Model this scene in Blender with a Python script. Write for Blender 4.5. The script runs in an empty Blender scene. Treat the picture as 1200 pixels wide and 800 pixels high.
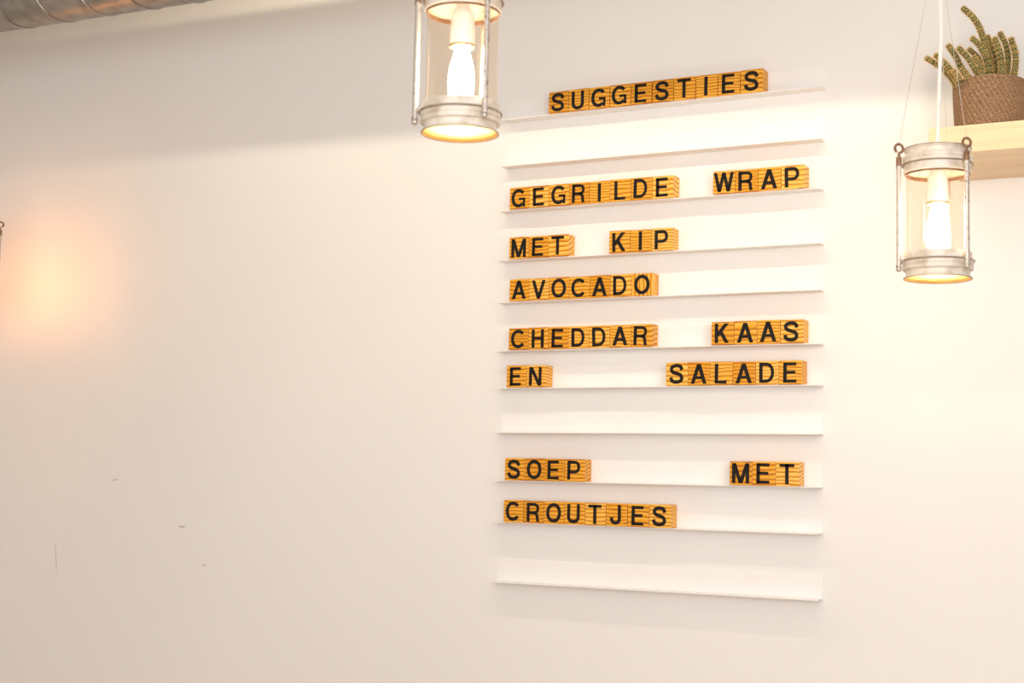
import bpy, bmesh, math, random
from mathutils import Vector, Matrix

random.seed(7)
C = bpy.context.scene.collection
scn = bpy.context.scene
PI = math.pi

# ------------------------------------------------------------------ camera
cam_d = bpy.data.cameras.new('camera')
cam = bpy.data.objects.new('camera', cam_d)
C.objects.link(cam)
cam.location = (1.686, -3.0729, 1.6003)
cam.rotation_euler = (1.66534947, -0.02384175, 0.49365588)
cam_d.sensor_width = 36.0
cam_d.lens = 54.3138713
cam_d.clip_start = 0.05
cam_d.dof.use_dof = True
cam_d.dof.focus_distance = 3.25
cam_d.dof.aperture_fstop = 8.0
scn.camera = cam

# ------------------------------------------------------------------ world, lights, exposure
scn.view_settings.view_transform = 'Standard'
scn.view_settings.look = 'None'
scn.view_settings.gamma = 1.0
scn.view_settings.use_curve_mapping = False
scn.view_settings.exposure = 0.13

w = bpy.data.worlds.new('world'); scn.world = w; w.use_nodes = True
bg = w.node_tree.nodes['Background']
bg.inputs['Color'].default_value = (0.90, 0.93, 1.0, 1)
bg.inputs['Strength'].default_value = 0.06


def area(name, loc, target, sx, sy, power, color, spread=PI):
    l = bpy.data.lights.new(name, 'AREA'); l.shape = 'RECTANGLE'
    l.size = sx; l.size_y = sy; l.energy = power; l.color = color; l.spread = spread
    o = bpy.data.objects.new(name, l); C.objects.link(o)
    o.location = loc
    d = Vector(target) - Vector(loc)
    o.rotation_euler = d.to_track_quat('-Z', 'Y').to_euler()
    return o


# the line of lamps just under the ceiling, close to the wall, behind the duct
area('ceiling_strip_light', (0.55, -0.675, 2.900), (0.55, 0.0, 2.33), 2.6, 0.020, 7.2, (1.0, 0.88, 0.66))
# daylight from the shop front, behind the camera and to the right
area('shop_window_light', (3.0, -4.0, 1.9), (1.3, 0.0, 1.8), 2.4, 2.0, 80.0, (0.93, 0.93, 1.0))
# unseen fill light added behind the camera to balance the wall's brightness
area('fill_light', (1.0, -4.7, 1.6), (0.9, 0.0, 1.8), 2.4, 2.0, 40.0, (0.98, 0.98, 0.95))

# ------------------------------------------------------------------ material helpers
def mat(name, color=(0.8, 0.8, 0.8), rough=0.5, metal=0.0, spec=0.5):
    m = bpy.data.materials.new(name); m.use_nodes = True
    b = m.node_tree.nodes['Principled BSDF']
    b.inputs['Base Color'].default_value = (*color, 1)
    b.inputs['Roughness'].default_value = rough
    b.inputs['Metallic'].default_value = metal
    b.inputs['Specular IOR Level'].default_value = spec
    return m


def nd(m, t, **kw):
    n = m.node_tree.nodes.new(t)
    for k, v in kw.items(): setattr(n, k, v)
    return n


def lk(m, a, b): m.node_tree.links.new(a, b)


def math_n(m, op, a, b=None):
    n = nd(m, 'ShaderNodeMath', operation=op)
    for i, v in enumerate((a, b)):
        if v is None: continue
        if isinstance(v, (int, float)): n.inputs[i].default_value = v
        else: lk(m, v, n.inputs[i])
    return n.outputs[0]


def noisy(name, c1, c2, scale, rough=0.5, metal=0.0, bump=0.0, bscale=None, lo=0.35, hi=0.65, detail=4, spec=0.5):
    m = mat(name, c1, rough, metal, spec)
    b = m.node_tree.nodes['Principled BSDF']
    tc = nd(m, 'ShaderNodeTexCoord')
    n = nd(m, 'ShaderNodeTexNoise'); n.inputs['Scale'].default_value = scale; n.inputs['Detail'].default_value = detail
    lk(m, tc.outputs['Object'], n.inputs['Vector'])
    r = nd(m, 'ShaderNodeValToRGB')
    r.color_ramp.elements[0].position = lo; r.color_ramp.elements[0].color = (*c1, 1)
    r.color_ramp.elements[1].position = hi; r.color_ramp.elements[1].color = (*c2, 1)
    lk(m, n.outputs['Fac'], r.inputs['Fac']); lk(m, r.outputs['Color'], b.inputs['Base Color'])
    if bump:
        n2 = nd(m, 'ShaderNodeTexNoise'); n2.inputs['Scale'].default_value = bscale or scale * 4; n2.inputs['Detail'].default_value = 3
        lk(m, tc.outputs['Object'], n2.inputs['Vector'])
        bp = nd(m, 'ShaderNodeBump'); bp.inputs['Strength'].default_value = bump; bp.inputs['Distance'].default_value = 0.002
        lk(m, n2.outputs['Fac'], bp.inputs['Height']); lk(m, bp.outputs['Normal'], b.inputs['Normal'])
    return m


def pine_material():
    """growth rings round an axis along the block's width; the axis sits elsewhere for every block
    (object colour: r, g = ring axis, b = tone, alpha < 0.5 = grain upright)"""
    m = mat('pine', (0.8, 0.5, 0.2), 0.45)
    b = m.node_tree.nodes['Principled BSDF']
    tc = nd(m, 'ShaderNodeTexCoord'); oi = nd(m, 'ShaderNodeObjectInfo')
    sx = nd(m, 'ShaderNodeSeparateXYZ'); lk(m, tc.outputs['Object'], sx.inputs[0])
    sc = nd(m, 'ShaderNodeSeparateColor'); lk(m, oi.outputs['Color'], sc.inputs[0])
    up = math_n(m, 'LESS_THAN', oi.outputs['Alpha'], 0.5)
    mixa = nd(m, 'ShaderNodeMix'); lk(m, up, mixa.inputs[0]); lk(m, sx.outputs['Z'], mixa.inputs[2]); lk(m, sx.outputs['X'], mixa.inputs[3])
    mixb = nd(m, 'ShaderNodeMix'); lk(m, up, mixb.inputs[0]); lk(m, sx.outputs['X'], mixb.inputs[2]); lk(m, sx.outputs['Z'], mixb.inputs[3])
    across, along = mixa.outputs[0], mixb.outputs[0]
    # noise stretched along the grain
    cb = nd(m, 'ShaderNodeCombineXYZ')
    lk(m, math_n(m, 'MULTIPLY', along, 18.0), cb.inputs[0])
    lk(m, math_n(m, 'MULTIPLY', sx.outputs['Y'], 45.0), cb.inputs[1])
    lk(m, math_n(m, 'MULTIPLY', across, 45.0), cb.inputs[2])
    ad = nd(m, 'ShaderNodeVectorMath', operation='ADD'); lk(m, cb.outputs[0], ad.inputs[0])
    rs = nd(m, 'ShaderNodeCombineXYZ'); r40 = math_n(m, 'MULTIPLY', oi.outputs['Random'], 40.0)
    lk(m, r40, rs.inputs[0]); lk(m, r40, rs.inputs[1]); lk(m, rs.outputs[0], ad.inputs[1])
    n = nd(m, 'ShaderNodeTexNoise'); n.inputs['Scale'].default_value = 1.0; n.inputs['Detail'].default_value = 2
    lk(m, ad.outputs[0], n.inputs['Vector'])
    warp = math_n(m, 'MULTIPLY', math_n(m, 'SUBTRACT', n.outputs['Fac'], 0.5), 0.012)
    cy = math_n(m, 'MULTIPLY', math_n(m, 'SUBTRACT', sc.outputs['Red'], 0.5), 0.16)
    cz = math_n(m, 'MULTIPLY', math_n(m, 'SUBTRACT', sc.outputs['Green'], 0.5), 0.30)
    dy = math_n(m, 'SUBTRACT', sx.outputs['Y'], cy)
    dz = math_n(m, 'SUBTRACT', across, cz)
    rad = math_n(m, 'SQRT', math_n(m, 'ADD', math_n(m, 'MULTIPLY', dy, dy), math_n(m, 'MULTIPLY', dz, dz)))
    rings = math_n(m, 'FRACT', math_n(m, 'MULTIPLY', math_n(m, 'ADD', rad, warp), math_n(m, 'ADD', 95.0, math_n(m, 'MULTIPLY', oi.outputs['Random'], 70.0))))
    r = nd(m, 'ShaderNodeValToRGB'); e = r.color_ramp.elements
    e[0].position = 0.0; e[0].color = (0.86, 0.44, 0.085, 1)
    e[1].position = 1.0; e[1].color = (0.70, 0.30, 0.045, 1)
    for p_, c_ in ((0.15, (0.95, 0.56, 0.15, 1)), (0.50, (0.88, 0.46, 0.09, 1)), (0.78, (0.62, 0.245, 0.032, 1)), (0.90, (0.42, 0.13, 0.018, 1))):
        el = e.new(p_); el.color = c_
    lk(m, rings, r.inputs['Fac'])
    # fine fibres
    cf = nd(m, 'ShaderNodeCombineXYZ')
    lk(m, math_n(m, 'MULTIPLY', along, 40.0), cf.inputs[0]); lk(m, math_n(m, 'MULTIPLY', across, 900.0), cf.inputs[1]); lk(m, math_n(m, 'MULTIPLY', sx.outputs['Y'], 900.0), cf.inputs[2])
    nf = nd(m, 'ShaderNodeTexNoise'); nf.inputs['Scale'].default_value = 1.0; lk(m, cf.outputs[0], nf.inputs['Vector'])
    # tone per block
    hs = nd(m, 'ShaderNodeHueSaturation'); lk(m, r.outputs['Color'], hs.inputs['Color'])
    lk(m, math_n(m, 'ADD', math_n(m, 'MULTIPLY', sc.outputs['Blue'], 0.42), math_n(m, 'ADD', math_n(m, 'MULTIPLY', nf.outputs['Fac'], 0.3), 0.60)), hs.inputs['Value'])
    lk(m, math_n(m, 'SUBTRACT', 1.19, math_n(m, 'MULTIPLY', sc.outputs['Blue'], 0.18)), hs.inputs['Saturation'])
    lk(m, math_n(m, 'ADD', 0.488, math_n(m, 'MULTIPLY', sc.outputs['Blue'], 0.018)), hs.inputs['Hue'])
    lk(m, hs.outputs['Color'], b.inputs['Base Color'])
    bp = nd(m, 'ShaderNodeBump'); bp.inputs['Strength'].default_value = 0.25; bp.inputs['Distance'].default_value = 0.0006
    lk(m, rings, bp.inputs['Height']); lk(m, bp.outputs['Normal'], b.inputs['Normal'])
    return m


def glass_material():
    m = bpy.data.materials.new('lantern_glass'); m.use_nodes = True
    nt = m.node_tree; nt.nodes.clear()
    out = nd(m, 'ShaderNodeOutputMaterial')
    tr = nd(m, 'ShaderNodeBsdfTransparent'); tr.inputs['Color'].default_value = (0.985, 0.93, 0.855, 1)
    gl = nd(m, 'ShaderNodeBsdfGlossy'); gl.inputs['Roughness'].default_value = 0.06
    gl.inputs['Color'].default_value = (1, 1, 1, 1)
    lw = nd(m, 'ShaderNodeLayerWeight'); lw.inputs['Blend'].default_value = 0.5
    fac = math_n(m, 'ADD', math_n(m, 'MULTIPLY', math_n(m, 'POWER', lw.outputs['Facing'], 4.0), 0.35), 0.03)
    mx = nd(m, 'ShaderNodeMixShader')
    lk(m, fac, mx.inputs['Fac']); lk(m, tr.outputs[0], mx.inputs[1]); lk(m, gl.outputs[0], mx.inputs[2])
    lk(m, mx.outputs[0], out.inputs['Surface'])
    return m


def emit_material(name, color, strength):
    m = bpy.data.materials.new(name); m.use_nodes = True
    nt = m.node_tree; nt.nodes.clear()
    out = nd(m, 'ShaderNodeOutputMaterial'); e = nd(m, 'ShaderNodeEmission')
    e.inputs['Color'].default_value = (*color, 1); e.inputs['Strength'].default_value = strength
    lk(m, e.outputs[0], out.inputs['Surface'])
    return m


M_wall = noisy('wall_paint', (0.86, 0.848, 0.808), (0.885, 0.873, 0.833), 1.2, rough=0.85, bump=0.06, bscale=60, spec=0.2)
M_ceil = noisy('ceiling_paint', (0.80, 0.78, 0.74), (0.84, 0.82, 0.78), 2, rough=0.9)
M_floor = noisy('floor_oak', (0.50, 0.28, 0.13), (0.60, 0.36, 0.18), 3, rough=0.5)
M_scuff = noisy('scuff', (0.42, 0.36, 0.30), (0.62, 0.56, 0.50), 60, rough=0.9)
M_white = noisy('white_lacquer', (0.90, 0.875, 0.84), (0.92, 0.895, 0.86), 8, rough=0.38)
M_pine = pine_material()
M_ink = noisy('black_ink', (0.012, 0.010, 0.009), (0.022, 0.018, 0.015), 120, rough=0.6, spec=0.15)
M_duct = noisy('galvanised_duct', (0.25, 0.235, 0.21), (0.36, 0.34, 0.31), 28, rough=0.38, metal=0.9, bump=0.25, bscale=70)
M_seam = noisy('duct_seam', (0.36, 0.34, 0.31), (0.46, 0.44, 0.40), 40, rough=0.3, metal=0.9)
M_collar = noisy('weathered_cream_metal', (0.84, 0.77, 0.65), (0.60, 0.50, 0.36), 38, rough=0.48, metal=0.05, bump=0.3, bscale=160, lo=0.48, hi=0.72)
M_lip = noisy('worn_rim_metal', (0.30, 0.22, 0.15), (0.46, 0.38, 0.29), 70, rough=0.45, metal=0.5)
M_rod = noisy('pitted_zinc_rod', (0.60, 0.54, 0.46), (0.22, 0.15, 0.10), 190, rough=0.35, metal=0.6, bump=0.4, bscale=300, lo=0.55, hi=0.70)
M_rust = noisy('rusty_iron', (0.20, 0.105, 0.055), (0.34, 0.20, 0.11), 150, rough=0.6, metal=0.4, bump=0.4, bscale=400)
M_glow_lining = noisy('painted_glow_lining', (0.60, 0.38, 0.12), (0.48, 0.29, 0.09), 40, rough=0.5, metal=0.3)  # yellow bulb glow inside the collar, put into the base colour
M_glass = glass_material()
M_bulb = emit_material('bulb_glow', (1.0, 0.86, 0.72), 142.0)
M_bulb_amber = emit_material('amber_bulb_glow', (1.0, 0.40, 0.11), 72.0)
M_porc = noisy('porcelain', (0.88, 0.86, 0.82), (0.90, 0.88, 0.84), 20, rough=0.25)
M_brass = noisy('aged_brass', (0.50, 0.33, 0.12), (0.60, 0.42, 0.18), 80, rough=0.35, metal=0.8)
M_cord = noisy('white_cord', (0.86, 0.83, 0.76), (0.90, 0.87, 0.80), 200, rough=0.7)
M_wire = noisy('steel_wire', (0.62, 0.54, 0.46), (0.74, 0.66, 0.58), 300, rough=0.4, metal=0.6)
M_basket = noisy('woven_rattan', (0.19, 0.100, 0.048), (0.34, 0.20, 0.10), 260, rough=0.55, bump=0.3, bscale=900)
M_soil = noisy('potting_soil', (0.05, 0.03, 0.02), (0.11, 0.07, 0.045), 120, rough=0.95, bump=0.8, bscale=200)
M_cactus = noisy('cactus_skin', (0.055, 0.062, 0.008), (0.12, 0.12, 0.020), 90, rough=0.55)
M_spine = noisy('cactus_spine', (0.66, 0.40, 0.13), (0.84, 0.56, 0.22), 150, rough=0.6)


def shelf_wood():
    m = mat('pale_birch', (0.8, 0.66, 0.46), 0.45)
    b = m.node_tree.nodes['Principled BSDF']
    tc = nd(m, 'ShaderNodeTexCoord'); mp = nd(m, 'ShaderNodeMapping'); mp.inputs['Scale'].default_value = (2, 22, 60)
    lk(m, tc.outputs['Object'], mp.inputs['Vector'])
    n = nd(m, 'ShaderNodeTexNoise'); n.inputs['Scale'].default_value = 1.5; n.inputs['Detail'].default_value = 5
    lk(m, mp.outputs[0], n.inputs['Vector'])
    r = nd(m, 'ShaderNodeValToRGB')
    r.color_ramp.elements[0].position = 0.3; r.color_ramp.elements[0].color = (0.82, 0.66, 0.43, 1)
    r.color_ramp.elements[1].position = 0.75; r.color_ramp.elements[1].color = (0.72, 0.53, 0.30, 1)
    lk(m, n.outputs['Fac'], r.inputs['Fac']); lk(m, r.outputs['Color'], b.inputs['Base Color'])
    return m


M_shelf = shelf_wood()

# ------------------------------------------------------------------ geometry helpers
def obj(name, bm, m, parent=None, loc=None, smooth=False):
    me = bpy.data.meshes.new(name); bm.normal_update()
    if smooth:
        for e in bm.edges:
            if len(e.link_faces) == 2 and e.calc_face_angle(0) > 0.62: e.smooth = False
    bm.to_mesh(me); bm.free()
    me.materials.append(m)
    if smooth:
        for p_ in me.polygons: p_.use_smooth = True
    o = bpy.data.objects.new(name, me); C.objects.link(o)
    if parent: o.parent = parent
    if loc: o.location = loc
    return o


def tag(o, label=None, cat=None, group=None, kind=None):
    if label: o['label'] = label
    if cat: o['category'] = cat
    if group: o['group'] = group
    if kind: o['kind'] = kind
    return o


def empty(name, loc=(0, 0, 0), rz=0.0):
    o = bpy.data.objects.new(name, None); C.objects.link(o); o.location = loc; o.rotation_euler = (0, 0, rz)
    o.empty_display_size = 0.05
    return o


def copy_tree(o, parent=None):
    c = o.copy(); C.objects.link(c); c.parent = parent
    for ch in o.children: copy_tree(ch, c)
    return c


def add_box(bm, x0, x1, y0, y1, z0, z1, bev=0.0):
    g = bmesh.ops.create_cube(bm, size=1.0)
    for v in g['verts']:
        v.co = Vector(((x0 + x1) / 2 + v.co.x * (x1 - x0), (y0 + y1) / 2 + v.co.y * (y1 - y0), (z0 + z1) / 2 + v.co.z * (z1 - z0)))
    if bev:
        es = list({e for v in g['verts'] for e in v.link_edges})
        bmesh.ops.bevel(bm, geom=es, offset=bev, segments=2, affect='EDGES', profile=0.5)


def add_lathe(bm, prof, seg=48, closed=False):
    rings = []
    for r, z in prof:
        rings.append([bm.verts.new((r * math.cos(2 * PI * k / seg), r * math.sin(2 * PI * k / seg), z)) for k in range(seg)])
    n = len(rings)
    for i in range(n if closed else n - 1):
        a, b = rings[i], rings[(i + 1) % n]
        for k in range(seg):
            bm.faces.new((a[k], a[(k + 1) % seg], b[(k + 1) % seg], b[k]))
    return rings


def cap(bm, ring, flip=False):
    bm.faces.new(list(reversed(ring)) if flip else ring)


def add_tube(bm, pts, rad, seg=8, caps=True):
    pts = [Vector(p_) for p_ in pts]
    rads = rad if isinstance(rad, (list, tuple)) else [rad] * len(pts)
    t0 = (pts[1] - pts[0]).normalized()
    ref = Vector((0, 0, 1)) if abs(t0.z) < 0.9 else Vector((1, 0, 0))
    nrm = t0.cross(ref).normalized(); rings = []
    for i, p_ in enumerate(pts):
        t = (pts[min(i + 1, len(pts) - 1)] - pts[max(i - 1, 0)]).normalized()
        nrm = (nrm - t * nrm.dot(t)).normalized(); bn = t.cross(nrm)
        rings.append([bm.verts.new(p_ + (nrm * math.cos(2 * PI * k / seg) + bn * math.sin(2 * PI * k / seg)) * rads[i]) for k in range(seg)])
    for a, b in zip(rings, rings[1:]):
        for k in range(seg): bm.faces.new((a[k], a[(k + 1) % seg], b[(k + 1) % seg], b[k]))
    if caps:
        bm.faces.new(list(reversed(rings[0]))); bm.faces.new(rings[-1])
    return rings


def catmull(pts, n=8):
    pts = [Vector(p_) for p_ in pts]
    P = [pts[0] * 2 - pts[1]] + pts + [pts[-1] * 2 - pts[-2]]
    out = []
    for i in range(1, len(P) - 2):
        for k in range(n):
            t = k / n
            out.append(0.5 * ((2 * P[i]) + (P[i + 1] - P[i - 1]) * t + (2 * P[i - 1] - 5 * P[i] + 4 * P[i + 1] - P[i + 2]) * t * t + (3 * P[i] - P[i - 1] - 3 * P[i + 1] + P[i + 2]) * t ** 3))
    out.append(pts[-1])
    return out


# ------------------------------------------------------------------ the setting
def plane_box(name, x0, x1, y0, y1, z0, z1, m):
    bm = bmesh.new(); add_box(bm, x0, x1, y0, y1, z0, z1)
    return tag(obj(name, bm, m), kind='structure')


wall = plane_box('wall_back', -2.15, 4.2, 0.0, 0.15, 0.0, 3.0, M_wall)
plane_box('ceiling', -2.15, 4.2, -5.2, 0.15, 3.0, 3.1, M_ceil)
plane_box('floor', -2.15, 4.2, -5.2, 0.15, -0.1, 0.0, M_floor)
plane_box('wall_left', -2.30, -2.15, -5.2, 0.15, 0.0, 3.0, M_wall)

# small scuffs on the paint (real place on the wall)


def scuff(pts, wd):
    bm = bmesh.new(); n = len(pts)
    top, bot = [], []
    for i, (x, z) in enumerate(pts):
        a = Vector(pts[min(i + 1, n - 1)]) - Vector(pts[max(i - 1, 0)]); a.normalize()
        h = wd / 2 * (0.25 + math.sin(PI * i / (n - 1)))
        nx, nz = -a.y * h, a.x * h
        top.append(bm.verts.new((x + nx, -0.0004, z + nz))); bot.append(bm.verts.new((x - nx, -0.0004, z - nz)))
    for i in range(n - 1): bm.faces.new((bot[i], bot[i + 1], top[i + 1], top[i]))
    obj('scuff', bm, M_scuff, wall)


for cx, cz, ln, dz, wd in ((-1.143, 1.597, 0.020, 0.001, 0.0026), (-0.914, 1.483, 0.022, 0.0005, 0.0028), (-0.837, 1.390, 0.014, -0.003, 0.0026)):
    scuff([(cx - ln / 2 + ln * k / 4, cz + dz * (k - 2) / 2) for k in range(5)], wd)
scuff([(-1.342 + 0.010 * k / 6, 1.430 - 0.085 * k / 6) for k in range(7)], 0.0016)

# ------------------------------------------------------------------ spiral duct near the ceiling
DY, DZ, DR = -0.364, 2.772, 0.074
duct = empty('ventilation_duct', (0, DY, DZ))
tag(duct, 'grey galvanised spiral ventilation duct running under the ceiling along the wall, top left', 'duct')
duct.rotation_euler = (0, math.radians(0.6), 0)
bm = bmesh.new()
xs = [-2.14 + i * 0.0385 for i in range(165)]
seg = 40; rings = []
for x in xs:
    rings.append([bm.verts.new((x, DR * math.cos(2 * PI * k / seg), DR * math.sin(2 * PI * k / seg))) for k in range(seg)])
for a, b in zip(rings, rings[1:]):
    for k in range(seg): bm.faces.new((a[k], b[k], b[(k + 1) % seg], a[(k + 1) % seg]))
obj('duct_tube', bm, M_duct, duct, smooth=True)
# spiral lock seam: one continuous ridge
bm = bmesh.new()
pitch, n = 0.134, 30
x_bottom = -1.050
pts = []
t_start = int((-2.1 - x_bottom) / pitch) - 0
for i in range(t_start * n, int((4.1 - x_bottom) / pitch) * n):
    t = i / n
    ang = -PI / 2 + 2 * PI * t
    pts.append((x_bottom + pitch * t, (DR + 0.0006) * math.cos(ang), (DR + 0.0006) * math.sin(ang)))
add_tube(bm, pts, 0.0021, 6)
obj('spiral_seam', bm, M_seam, duct, smooth=True)
# two hanging straps hold the duct to the ceiling (above the frame)
for sx in (-1.9, 0.3, 2.4):
    bm = bmesh.new()
    add_lathe(bm, [(DR + 0.001, -0.01), (DR + 0.004, -0.01), (DR + 0.004, 0.01), (DR + 0.001, 0.01)], 32, closed=True)
    bmesh.ops.rotate(bm, verts=bm.verts, cent=(0, 0, 0), matrix=Matrix.Rotation(PI / 2, 3, 'Y'))
    add_box(bm, -0.002, 0.002, -0.010, 0.010, DR + 0.003, 3.0 - DZ)
    obj('hanger_strap', bm, M_seam, duct, loc=(sx, 0, 0))

# ------------------------------------------------------------------ menu ledges
ROWZ = [2.4404, 2.3318, 2.2284, 2.1145, 2.0186, 1.9083, 1.8241, 1.725, 1.6174, 1.5244, 1.3926]
RX0, RX1 = 0.0, 0.75
LEDGE_D = 0.0325; LT = 0.0022; PLATE_H = 0.050
LEDGE_LABELS = [
    'white metal wall ledge holding the word SUGGESTIES, topmost ledge of the menu rack',
    'empty white metal wall ledge between SUGGESTIES and GEGRILDE WRAP',
    'white metal wall ledge holding the words GEGRILDE and WRAP',
    'white metal wall ledge holding the words MET and KIP on its left half',
    'white metal wall ledge holding the word AVOCADO',
    'white metal wall ledge holding the words CHEDDAR and KAAS',
    'white metal wall ledge holding the words EN and SALADE',
    'empty white metal wall ledge just below EN and SALADE, above SOEP',
    'white metal wall ledge holding the words SOEP and MET',
    'white metal wall ledge holding the word CROUTJES',
    'empty white metal wall ledge at the very bottom of the menu rack, below CROUTJES']
bm = bmesh.new()
# one bent L profile: upright plate against the wall, shelf sticking out
prof = [(0, 0), (0, PLATE_H), (-LT, PLATE_H), (-LT, LT), (-LEDGE_D, LT), (-LEDGE_D, 0)]
A = [bm.verts.new((0, y, z)) for y, z in prof]; B = [bm.verts.new((RX1 - RX0, y, z)) for y, z in prof]
for i in range(6): bm.faces.new((A[i], A[(i + 1) % 6], B[(i + 1) % 6], B[i]))
# ends in two quads each (L shape is concave)
bm.faces.new((A[0], A[3], A[2], A[1])); bm.faces.new((A[0], A[5], A[4], A[3]))
bm.faces.new((B[0], B[1], B[2], B[3])); bm.faces.new((B[0], B[3], B[4], B[5]))
bmesh.ops.recalc_face_normals(bm, faces=bm.faces)
ledge0 = obj('menu_ledge', bm, M_white)
for sx in (0.055, 0.70):
    bm = bmesh.new()
    g = add_lathe(bm, [(0.0, 0.0), (0.0020, 0.0), (0.0034, -0.0008)][::-1], 14)
    bmesh.ops.rotate(bm, verts=bm.verts, cent=(0, 0, 0), matrix=Matrix.Rotation(PI / 2, 3, 'X'))
    obj('screw', bm, M_white, ledge0, loc=(sx, -LT - 0.0002, 0.030))
for i, z in enumerate(ROWZ):
    o = ledge0 if i == 0 else copy_tree(ledge0)
    o.location = (RX0, -0.0002, z - LT)
    tag(o, LEDGE_LABELS[i], 'ledge', 'white metal ledges of the wall menu')

# ------------------------------------------------------------------ letters
CAP = 0.0415; T = 0.185


def ribbon(bm, pts, closed=False, wd=T):
    n = len(pts); L_, R_ = [], []
    for i in range(n):
        p_ = Vector(pts[i]); a = Vector(pts[i - 1]) if (i > 0 or closed) else None; b = Vector(pts[(i + 1) % n]) if (i < n - 1 or closed) else None
        d1 = (p_ - a).normalized() if a is not None else None; d2 = (b - p_).normalized() if b is not None else None
        if d1 is None: d1 = d2
        if d2 is None: d2 = d1
        n1 = Vector((-d1.y, d1.x)); n2 = Vector((-d2.y, d2.x)); mt = (n1 + n2).normalized()
        k = wd / 2 / max(0.5, mt.dot(n1))
        q, r = p_ + mt * k, p_ - mt * k
        L_.append(bm.verts.new((q.x, 0, q.y))); R_.append(bm.verts.new((r.x, 0, r.y)))
    for i in range(n if closed else n - 1):
        j = (i + 1) % n
        bm.faces.new((R_[i], R_[j], L_[j], L_[i]))


def quad(bm, pts):
    bm.faces.new([bm.verts.new((x, 0, z)) for x, z in pts])


def bar(bm, x0, z0, x1, z1): quad(bm, [(x0, z0), (x1, z0), (x1, z1), (x0, z1)])


def diag(bm, x0, z0, x1, z1, wd):
    if z0 > z1: x0, z0, x1, z1 = x1, z1, x0, z0
    quad(bm, [(x0 - wd / 2, z0), (x0 + wd / 2, z0), (x1 + wd / 2, z1), (x1 - wd / 2, z1)])


def arc(cx, cz, rx, rz, a0, a1, n=16, e=1.0):
    out = []
    for i in range(n + 1):
        a = math.radians(a0 + (a1 - a0) * i / n); c, s = math.cos(a), math.sin(a)
        out.append((cx + rx * math.copysign(abs(c) ** e, c), cz + rz * math.copysign(abs(s) ** e, s)))
    return out


H = T / 2
def glyph(ch):
    bm = bmesh.new(); wd = 0.7
    if ch == 'A':
        wd = .86; diag(bm, .10, 0, .43, 1, .205); diag(bm, .76, 0, .43, 1, .205); bar(bm, .24, .23, .62, .385)
    elif ch == 'V':
        wd = .84; diag(bm, .42, 0, .10, 1, .2); diag(bm, .42, 0, .74, 1, .2)
    elif ch == 'W':
        wd = 1.10
        for a, b in ((.31, .10), (.31, .55), (.79, .55), (.79, 1.0)): diag(bm, a, 0, b, 1, .185)
    elif ch == 'M':
        wd = .90; bar(bm, 0, 0, T, 1); bar(bm, .90 - T, 0, .90, 1); diag(bm, .45, 0, .11, 1, .20); diag(bm, .45, 0, .79, 1, .20)
    elif ch == 'N':
        wd = .76; bar(bm, 0, 0, T, 1); bar(bm, wd - T, 0, wd, 1); diag(bm, wd - .11, 0, .11, 1, .215)
    elif ch == 'K':
        wd = .78; bar(bm, 0, 0, T, 1); diag(bm, .10, .34, .63, 1, .245); diag(bm, .65, 0, .30, .60, .225)
    elif ch == 'E':
        wd = .68; bar(bm, 0, 0, T, 1); bar(bm, 0, 0, .68, .155); bar(bm, 0, .845, .67, 1); bar(bm, 0, .435, .62, .585)
    elif ch == 'L':
        wd = .64; bar(bm, 0, 0, T, 1); bar(bm, 0, 0, .64, .155)
    elif ch == 'T':
        wd = .76; bar(bm, .38 - H, 0, .38 + H, 1); bar(bm, 0, .845, .76, 1)
    elif ch == 'I':
        wd = T; bar(bm, 0, 0, T, 1)
    elif ch == 'H':
        wd = .74; bar(bm, 0, 0, T, 1); bar(bm, wd - T, 0, wd, 1); bar(bm, 0, .44, wd, .59)
    elif ch == 'U':
        wd = .74; ribbon(bm, [(H, 1)] + arc(.37, .35, .28, .27, 180, 360, e=.9) + [(wd - H, 1)])
    elif ch == 'O':
        wd = .86; ribbon(bm, arc(.43, .5, .345, .42, 0, 360, 36, .93)[:-1], closed=True)
    elif ch == 'C':
        wd = .82; ribbon(bm, arc(.43, .5, .345, .42, 38, 325, 30, .93))
    elif ch == 'G':
        wd = .86; ribbon(bm, arc(.43, .5, .345, .42, 38, 318, 30, .93)); bar(bm, .70, 0.02, .84, .52); bar(bm, .44, .385, .84, .52)
    elif ch == 'S':
        wd = .78
        ribbon(bm, [(v.x, v.y) for v in catmull([(.695, .69, 0), (.61, .865, 0), (.39, .92, 0), (.165, .845, 0), (.125, .70, 0), (.22, .58, 0), (.40, .52, 0), (.60, .445, 0), (.685, .29, 0), (.62, .135, 0), (.39, .08, 0), (.165, .14, 0), (.085, .325, 0)], 4)])
    elif ch == 'D':
        wd = .78; bar(bm, 0, 0, T, 1); ribbon(bm, [(H, 1 - .08)] + arc(.34, .5, .35, .42, 90, -90, 20, .9) + [(H, .08)], wd=.165)
    elif ch == 'R':
        wd = .78; bar(bm, 0, 0, T, 1); ribbon(bm, [(H, .92)] + arc(.42, .70, .25, .22, 90, -90, 14, .85) + [(H, .48)], wd=.16)
        ribbon(bm, [(.44, .48), (.575, .43), (.635, .32), (.645, .15), (.69, 0)], wd=.17)
    elif ch == 'P':
        wd = .76; bar(bm, 0, 0, T, 1); ribbon(bm, [(H, .92)] + arc(.40, .665, .27, .255, 90, -90, 14, .85) + [(H, .41)], wd=.165)
    elif ch == 'J':
        wd = .62; ribbon(bm, [(wd - H, 1)] + arc(.31, .31, .22, .23, 0, -180, 16, .9) + [(H, .37)])
    for v in bm.verts: v.co = Vector(((v.co.x - wd / 2) * CAP, 0, (v.co.z - .5) * CAP))
    me = bpy.data.meshes.new('letter_' + ch); bm.to_mesh(me); bm.free(); me.materials.append(M_ink)
    return me


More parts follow.
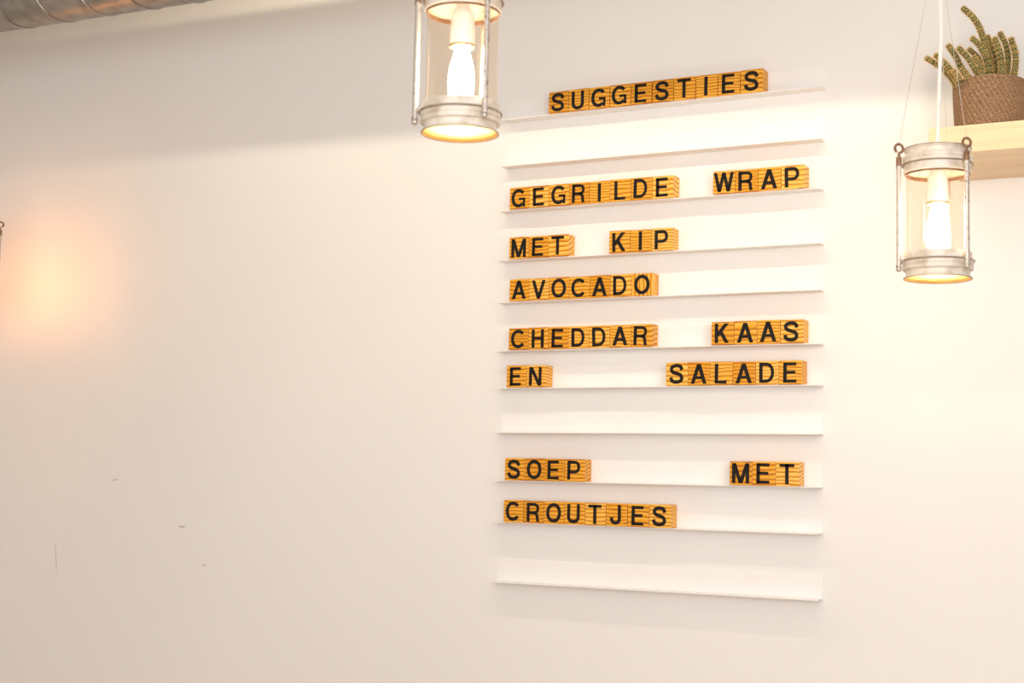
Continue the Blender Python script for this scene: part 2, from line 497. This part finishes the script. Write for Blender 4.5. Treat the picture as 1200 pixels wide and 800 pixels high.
BS = 0.0492; BD = 0.0335
bm = bmesh.new(); add_box(bm, -BS / 2, BS / 2, -BD / 2, BD / 2, 0, BS, 0.0011)
block_me = bpy.data.meshes.new('letter_block'); bm.to_mesh(block_me); bm.free(); block_me.materials.append(M_pine)

WORDS = [  # word, x start, x end, ledge index, phrase, tones (0 dark .. 1 light)
    ('SUGGESTIES', 0.1226, 0.6276, 0, 'of SUGGESTIES on the top ledge'),
    ('GEGRILDE', 0.0289, 0.4289, 2, 'of GEGRILDE on the third ledge'),
    ('WRAP', 0.5183, 0.7179, 2, 'of WRAP, third ledge'),
    ('MET', 0.0310, 0.1798, 3, 'of the upper MET, left of KIP'),
    ('KIP', 0.2791, 0.4286, 3, 'of KIP on the fourth ledge'),
    ('AVOCADO', 0.0340, 0.3837, 4, 'of AVOCADO on the fifth ledge'),
    ('CHEDDAR', 0.0348, 0.3840, 5, 'of CHEDDAR on the sixth ledge'),
    ('KAAS', 0.5184, 0.7188, 5, 'of KAAS, sixth ledge'),
    ('EN', 0.0324, 0.1312, 6, 'of EN on the seventh ledge'),
    ('SALADE', 0.4174, 0.7161, 6, 'of SALADE on the seventh ledge'),
    ('SOEP', 0.0333, 0.2309, 8, 'of SOEP on the ninth ledge'),
    ('MET', 0.5622, 0.7110, 8, 'of the lower MET, right of SOEP'),
    ('CROUTJES', 0.0326, 0.4335, 9, 'of CROUTJES on the tenth ledge')]
ORD = ['first', 'second', 'third', 'fourth', 'fifth', 'sixth', 'seventh', 'eighth', 'ninth', 'tenth']
# per-letter tone read off the photograph: d darker orange, m middle, l light; V = upright grain
TONE = {0: 'dmmmddmmmm', 1: 'dlmdmmml', 2: 'mdml', 3: 'mdl', 4: 'mml', 5: 'dlmmdlV', 6: 'dmdllmm', 7: 'dmml',
        8: 'ml', 9: 'ldmdlm', 10: 'mddm', 11: 'dml', 12: 'mdmmlmml'}
glyphs = {}
for wi, (word, xa, xb, ri, phrase) in enumerate(WORDS):
    n = len(word); step = (xb - xa) / n
    for i, ch in enumerate(word):
        if ch not in glyphs: glyphs[ch] = glyph(ch)
        b = bpy.data.objects.new('letter_block', block_me); C.objects.link(b)
        jy = random.uniform(-0.0008, 0.0002); yaw = math.radians(random.gauss(0, 0.35))
        b.location = (xa + step * (i + .5), -0.0005 - LT - BD / 2 - 0.0010 + jy, ROWZ[ri] + 0.0001)
        s = min(1.0, (step - 0.0003) / BS)
        b.scale = (s, 1, random.uniform(0.985, 1.005)); b.rotation_euler = (0, 0, yaw)
        t = TONE[wi][i]
        tone = {'d': .30, 'm': .52, 'l': .78, 'V': .6}[t] + random.uniform(-.06, .06)
        cy = random.choice((random.uniform(0.05, 0.45), random.uniform(0.55, .95)))
        cz = random.choice((random.uniform(-0.25, 0.12), random.uniform(.88, 1.2)))
        b.color = (cy, cz, tone, 0.0 if t == 'V' else 1.0)
        pos = 'last' if i == n - 1 else ORD[i]
        tag(b, 'pine block, black letter %s, %s letter %s' % (ch, pos, phrase), 'letter block', 'pine letter blocks on the menu ledges')
        l = bpy.data.objects.new('letter', glyphs[ch]); C.objects.link(l); l.parent = b
        dx = -0.0015 + random.uniform(-0.0008, 0.0008)
        if ch in 'AVWMO': dx *= 0.3
        l.location = (dx, -BD / 2 - 0.0003, BS / 2 + random.uniform(-0.0008, 0.0006))
        l.rotation_euler = (0, math.radians(random.gauss(0, 0.7)), 0)

# ------------------------------------------------------------------ wall shelf on the right
SZ0, SZ1, SY, SX0 = 2.226, 2.276, -0.262, 1.0245
bm = bmesh.new(); add_box(bm, SX0, 2.1, SY, -0.0005, SZ0, SZ1, 0.0015)
tag(obj('wall_shelf', bm, M_shelf), 'pale birch floating shelf on the wall at the right edge, carrying the potted cactus', 'shelf')

# ------------------------------------------------------------------ potted cactus
POT = (1.121, -0.197, SZ1)
pot = empty('potted_cactus', POT)
tag(pot, 'spiny green cactus with many finger-like stems in a brown woven basket pot on the shelf', 'plant')
PR0, PR1, PH = 0.0600, 0.0640, 0.0900
bm = bmesh.new()
rows, seg = 110, 264
rings = []
for j in range(rows + 1):
    t = j / rows; z = PH * t; rr = PR0 + (PR1 - PR0) * math.sin(t * PI * .55) / math.sin(PI * .55)
    ring = []
    for k in range(seg):
        a = 2 * PI * k / seg
        # coils stacked in rows, each stitched over by slanting strands
        c_ = math.floor(t * 22); f_ = abs(math.sin(PI * t * 22))
        d = 0.0011 * f_ + 0.0012 * math.cos(a * 44 + c_ * PI * 0.5) * f_
        ring.append(bm.verts.new(((rr + d) * math.cos(a), (rr + d) * math.sin(a), z)))
    rings.append(ring)
for z, rr in ((PH + 0.001, PR1 - 0.0015), (PH, PR1 - 0.004), (PH - 0.02, PR1 - 0.005)):
    rings.append([bm.verts.new((rr * math.cos(2 * PI * k / seg), rr * math.sin(2 * PI * k / seg), z)) for k in range(seg)])
for a, b in zip(rings, rings[1:]):
    for k in range(seg): bm.faces.new((a[k], a[(k + 1) % seg], b[(k + 1) % seg], b[k]))
cap(bm, rings[0], True)
obj('basket_pot', bm, M_basket, pot, smooth=True)
bm = bmesh.new()
r_ = add_lathe(bm, [(PR1 - 0.006, PH - 0.009), (0.03, PH - 0.006), (0.003, PH - 0.004)], 30); cap(bm, r_[-1])
obj('soil', bm, M_soil, pot)

# every stem: points (lateral, depth, height) in metres from the pot's base centre, base radius
LAT = Vector((math.cos(0.4937), math.sin(0.4937), 0)); DEP = Vector((-math.sin(0.4937), math.cos(0.4937), 0))
STEMS = [
    ([(-0.0648, 0.0, 0.0908), (-0.0765, 0.0, 0.1048), (-0.0908, -0.0, 0.1191), (-0.1147, -0.0, 0.134)], 0.0056),
    ([(-0.0635, -0.018, 0.0883), (-0.0721, -0.018, 0.1013), (-0.085, -0.018, 0.1186), (-0.1031, -0.018, 0.1345)], 0.0056),
    ([(-0.0364, 0.008, 0.1003), (-0.0494, 0.008, 0.12), (-0.0602, 0.008, 0.1421), (-0.0723, 0.008, 0.1605)], 0.006),
    ([(-0.0245, -0.022, 0.0947), (-0.0322, -0.022, 0.1086), (-0.0451, -0.022, 0.1295), (-0.0614, -0.022, 0.1476)], 0.006),
    ([(-0.0016, 0.022, 0.1094), (-0.0059, 0.022, 0.125), (-0.0146, 0.022, 0.1449), (-0.0298, 0.022, 0.1593)], 0.0052),
    ([(-0.0024, -0.006, 0.1018), (-0.0061, -0.006, 0.1296), (-0.0181, -0.006, 0.1569), (-0.032, -0.006, 0.1716)], 0.006),
    ([(0.0053, 0.006, 0.1052), (0.0002, 0.006, 0.1429), (-0.0092, 0.006, 0.1762), (-0.0161, 0.006, 0.197), (-0.0278, 0.006, 0.216), (-0.0447, 0.006, 0.2322)], 0.0062),
    ([(0.0206, 0.016, 0.1105), (0.0199, 0.016, 0.1337), (0.0121, 0.016, 0.1586), (0.0018, 0.016, 0.1816)], 0.0058),
    ([(0.0196, -0.012, 0.1029), (0.0197, -0.012, 0.1215), (0.0155, -0.012, 0.147), (0.0074, -0.012, 0.1699)], 0.006),
    ([(0.0359, 0.012, 0.1076), (0.0387, 0.012, 0.1411), (0.0345, 0.012, 0.1678), (0.025, 0.012, 0.1877)], 0.0056),
    ([(0.042, -0.008, 0.1023), (0.0456, -0.008, 0.1223), (0.0458, -0.008, 0.1445), (0.0386, -0.008, 0.1709)], 0.006),
    ([(-0.0218, -0.03, 0.0926), (-0.0239, -0.03, 0.1058), (-0.029, -0.03, 0.1188), (-0.0358, -0.03, 0.1296)], 0.005),
    ([(-0.0644, -0.036, 0.0812), (-0.0686, -0.036, 0.0921), (-0.075, -0.036, 0.1007)], 0.005),
    ([(-0.0494, -0.036, 0.086), (-0.0536, -0.036, 0.0955), (-0.0609, -0.036, 0.1032)], 0.005),
    ([(0.0184, 0.03, 0.1098), (0.0198, 0.03, 0.1278), (0.0155, 0.03, 0.1456)], 0.005),
]
for pts, br in STEMS:
    if len(pts) > 3 and pts[0][2] > .088:      # run every stem down to the soil
        a0, b0, c0 = pts[0]; pts = [(a0 * .93, b0, .078)] + pts
    path = catmull([LAT * a + DEP * b + Vector((0, 0, c)) for a, b, c in pts], 9)
    n = len(path); L = sum((path[i + 1] - path[i]).length for i in range(n - 1))
    rads = [br * (1 - 0.12 * i / (n - 1)) for i in range(n)]
    # rounded tip
    tip = (path[-1] - path[-2]).normalized()
    for f in (0.35, 0.7, 0.95):
        path.append(path[n - 1] + tip * br * f); rads.append(br * 0.88 * math.sqrt(1 - f * f))
    bm = bmesh.new(); rg = add_tube(bm, path, rads, 12)
    st = obj('cactus_stem', bm, M_cactus, pot, smooth=True)
    # tubercles with spines in spiral rows
    bm = bmesh.new(); dist = 0.0; acc = 0.0; row = 0
    for i in range(len(path) - 1):
        sl = (path[i + 1] - path[i]).length; acc += sl
        while acc >= 0.0042 or i == len(path) - 2:
            acc -= 0.0042
            t = (path[i + 1] - path[i]).normalized(); ref = Vector((1, 0, 0)) if abs(t.x) < .8 else Vector((0, 1, 0))
            u = t.cross(ref).normalized(); v = t.cross(u); r0 = rads[i]
            for k in range(7):
                a = 2 * PI * (k + (0.5 if row % 2 else 0)) / 7 + row * 0.05
                nrm = (u * math.cos(a) + v * math.sin(a)); p_ = path[i] + nrm * (r0 * 0.97)
                # woolly areole: a small pyramid
                s_ = 0.00135
                q = [bm.verts.new(p_ + t * s_), bm.verts.new(p_ + t.cross(nrm) * s_), bm.verts.new(p_ - t * s_), bm.verts.new(p_ - t.cross(nrm) * s_)]
                ap = bm.verts.new(p_ + nrm * 0.0012)
                for z in range(4): bm.faces.new((q[z], q[(z + 1) % 4], ap))
                for z in range(5):
                    dv = (nrm + t * random.uniform(-.9, .9) + t.cross(nrm) * random.uniform(-.9, .9)).normalized()
                    sd = dv.cross(t).normalized() * 0.00034; e_ = p_ + dv * random.uniform(.0028, .0050)
                    sd2 = dv.cross(sd).normalized() * 0.00028
                    a1, a2, a3, a4 = bm.verts.new(p_ + sd), bm.verts.new(p_ - sd * .5 + sd2), bm.verts.new(p_ - sd * .5 - sd2), bm.verts.new(e_)
                    bm.faces.new((a1, a2, a4)); bm.faces.new((a2, a3, a4)); bm.faces.new((a3, a1, a4))
            row += 1
            if i == len(path) - 2: break
    tag(obj('spines', bm, M_spine, st), kind='stuff')

# ------------------------------------------------------------------ lanterns
def tube_from(bm, a, b, r, seg=12): add_tube(bm, [a, b], r, seg)


def make_lantern():
    root = empty('pendant_lantern')
    # bottom collar, open below: outer profile up, inner profile down
    outer = [(.0522, 0), (.0528, .0010), (.0526, .0024), (.0500, .0040), (.0492, .0060), (.0494, .0110), (.0500, .0122), (.0528, .0128), (.0545, .0140), (.0547, .0170),
             (.0543, .0192), (.0530, .0198), (.0530, .0206), (.0545, .0212), (.0548, .0235), (.0548, .0262), (.0528, .0280), (.0526, .0320), (.0526, .0400), (.0518, .0415)]
    inner = [(.0500, .0415), (.0500, .0300), (.0505, .0280), (.0505, .0150)]
    glow_lining = [(.0505, .0150), (.0480, .0110), (.0478, .0060), (.0492, .0035), (.0515, .0004)]
    bm = bmesh.new(); add_lathe(bm, outer + inner + glow_lining[1:], 80, closed=True)
    col = obj('bottom_collar', bm, M_collar, root, smooth=True)
    bm = bmesh.new(); add_lathe(bm, [(.0524 + .0010 * math.cos(a), .0004 + .0010 * math.sin(a)) for a in [2 * PI * k / 8 for k in range(8)]], 72, closed=True)
    obj('rim', bm, M_lip, col, smooth=True)
    bm = bmesh.new(); add_lathe(bm, [(r_ - .0004, z_) for r_, z_ in [(.0500, .0400), (.0500, .0300), (.0505, .0280)] + glow_lining], 80)
    obj('glow_lining', bm, M_glow_lining, col, smooth=True)  # added inner skin of the collar, coloured like the bulb's glow
    # wire bead round the collar that carries the rods
    bm = bmesh.new(); add_lathe(bm, [(.0562 + .0013 * math.cos(a), .0278 + .0013 * math.sin(a)) for a in [2 * PI * k / 8 for k in range(8)]], 72, closed=True)
    obj('wire_band', bm, M_lip, col, smooth=True)
    # top collar
    outer = [(.0522, .2090), (.0528, .2080), (.0526, .2066), (.0500, .2050), (.0492, .2030), (.0494, .1985), (.0500, .1972), (.0528, .1966), (.0543, .1955), (.0545, .1925),
             (.0541, .1905), (.0530, .1899), (.0530, .1891), (.0543, .1885), (.0545, .1860), (.0545, .1842), (.0528, .1825), (.0526, .1785), (.0526, .1700), (.0518, .1690)]
    inner = [(.0503, .1690), (.0503, .1830), (.0503, .1940), (.0480, .1985), (.0480, .2030), (.0492, .2055), (.0512, .2085)]
    bm = bmesh.new(); add_lathe(bm, (outer + inner)[::-1], 80, closed=True)
    col2 = obj('top_collar', bm, M_collar, root, smooth=True)
    bm = bmesh.new(); add_lathe(bm, [(.0524 + .0010 * math.cos(a), .2086 + .0010 * math.sin(a)) for a in [2 * PI * k / 8 for k in range(8)]], 72, closed=True)
    obj('rim', bm, M_lip, col2, smooth=True)
    bm = bmesh.new(); add_lathe(bm, [(.0547 + .0012 * math.cos(a), .1832 + .0012 * math.sin(a)) for a in [2 * PI * k / 8 for k in range(8)]], 72, closed=True)
    obj('wire_band', bm, M_lip, col2, smooth=True)
    # crossbar in the top collar carries the socket
    bm = bmesh.new(); add_box(bm, -.0475, .0475, -.006, .006, .1935, .1955); add_lathe(bm, [(.001, .1925), (.012, .1925), (.012, .1965), (.001, .1965)], 20, closed=True)
    obj('crossbar', bm, M_rod, root)
    # glass cylinder
    bm = bmesh.new(); add_lathe(bm, [(.0488, .034), (.0488, .176)], 72)
    obj('glass_cylinder', bm, M_glass, root, smooth=True)
    # rust-brown felt ring where the glass meets the top collar
    bm = bmesh.new(); add_lathe(bm, [(.0502, .166), (.0496, .166), (.0496, .172), (.0502, .172)], 64, closed=True)
    obj('gasket', bm, M_rust, root, smooth=True)
    # socket and bulb
    bm = bmesh.new()
    r_ = add_lathe(bm, [(.0172, .1235), (.0176, .1260), (.0168, .1450), (.0155, .1640), (.0135, .1700), (.0100, .1760), (.0060, .1925)], 32)
    cap(bm, r_[0], True); cap(bm, r_[-1])
    sk = obj('socket', bm, M_porc, root, smooth=True)
    bm = bmesh.new(); add_lathe(bm, [(.0150, .1195), (.0172, .1200), (.0172, .1236), (.0150, .1236)], 32, closed=True)
    obj('socket_ring', bm, M_brass, sk, smooth=True)
    bm = bmesh.new()
    r_ = add_lathe(bm, [(.0006, .0440), (.0060, .0450), (.0115, .0485), (.0155, .0550), (.0176, .0650), (.0178, .0750), (.0168, .0860), (.0148, .0970), (.0120, .1060), (.0100, .1150), (.0100, .1235)], 28)
    cap(bm, r_[0], True)
    obj('bulb', bm, M_bulb, root, smooth=True)
    # three tie rods
    for k in range(3):
        a = PI + 2 * PI * k / 3; x, y = .0618 * math.cos(a), .0618 * math.sin(a)
        bm = bmesh.new()
        tube_from(bm, (x, y, .0190), (x, y, .1790), .0039, 14)
        tube_from(bm, (x, y, .0175), (x, y, .0200), .0046, 14)
        tube_from(bm, (x, y, .1765), (x, y, .1800), .0050, 14)
        # lugs that tie the rod to both collars
        add_tube(bm, [(x, y, .0278), (x * .905, y * .905, .0278)], .0018, 8)
        add_tube(bm, [(x, y, .1832), (x * .885, y * .885, .1832)], .0018, 8)
        rod = obj('tie_rod', bm, M_rod, root, smooth=False)
        bm = bmesh.new(); bmesh.ops.create_uvsphere(bm, u_segments=12, v_segments=8, radius=.0047)
        obj('rod_knob', bm, M_rod, rod, loc=(x, y, .0145), smooth=True)
        bm = bmesh.new(); tube_from(bm, (x, y, .1800), (x, y, .1950), .0046, 12)
        obj('sleeve', bm, M_rust, rod)
        # open eye hook, turned to face sideways
        ta = Vector((0.97, 0.24, 0))
        pts = [Vector((x, y, .1930)), Vector((x, y, .1985)), Vector((x, y, .2015))]
        cz = .2092; R_ = .0070
        for i in range(17):
            an = math.radians(-68 + 306 * i / 16)
            pts.append(Vector((x, y, cz)) + ta * (R_ * math.cos(an)) + Vector((0, 0, R_ * math.sin(an))))
        bm = bmesh.new(); add_tube(bm, pts, .0022, 8)
        obj('eye_hook', bm, M_rust, rod, smooth=True)
        # hanging wire to a point on the cord
        bm = bmesh.new(); add_tube(bm, [(x, y, .2150), (x * .03, y * .03, .545)], .0005, 6)
        ww = obj('hanging_wire', bm, M_wire, root)
    bm = bmesh.new()
    zt = CEIL_Z
    add_tube(bm, catmull([(0, 0, .190), (0.001, 0, .25), (0.004, 0.002, .33), (0.007, .002, .41), (0.003, .001, .50), (0, 0, .60), (0, 0, .95)], 8), .0031, 10)
    obj('cord', bm, M_cord, root, smooth=True)
    return root


CEIL_Z = 3.0
def place(o, loc, rz, label, group='pendant lanterns'):
    o.location = loc; o.rotation_euler = (0, 0, rz)
    tag(o, label, 'lantern', group)
    # the cord runs up to the ceiling
    for ch in o.children:
        if ch.name.startswith('cord'):
            base, top = .60, CEIL_Z - loc[2]
            me = ch.data.copy(); ch.data = me
            for v in me.vertices:
                if v.co.z > base: v.co.z = base + (v.co.z - base) * (top - base) / (.95 - base)


CA = 0.4937   # the camera's heading: rod A shows at the left edge of the lantern
lan = make_lantern()
l1, l3 = copy_tree(lan), copy_tree(lan)
place(lan, (1.1223, -0.6171, 1.9459), CA, 'glass cylinder lantern on three wires in front of the birch wall shelf')
place(l1, (0.6355, -1.2943, 2.0773), CA + 0.06, 'glass cylinder lantern cut by the top edge, hanging left of the word SUGGESTIES')
place(l3, (-1.422, -0.255, 2.038), CA + PI, 'lantern at the left edge of the photo, only its dark eye hook in view')
for ch in l3.children:      # bulb colour made amber here only, for the orange glow on the wall
    if ch.name.startswith('bulb'):
        ch.data = ch.data.copy(); ch.data.materials[0] = M_bulb_amber
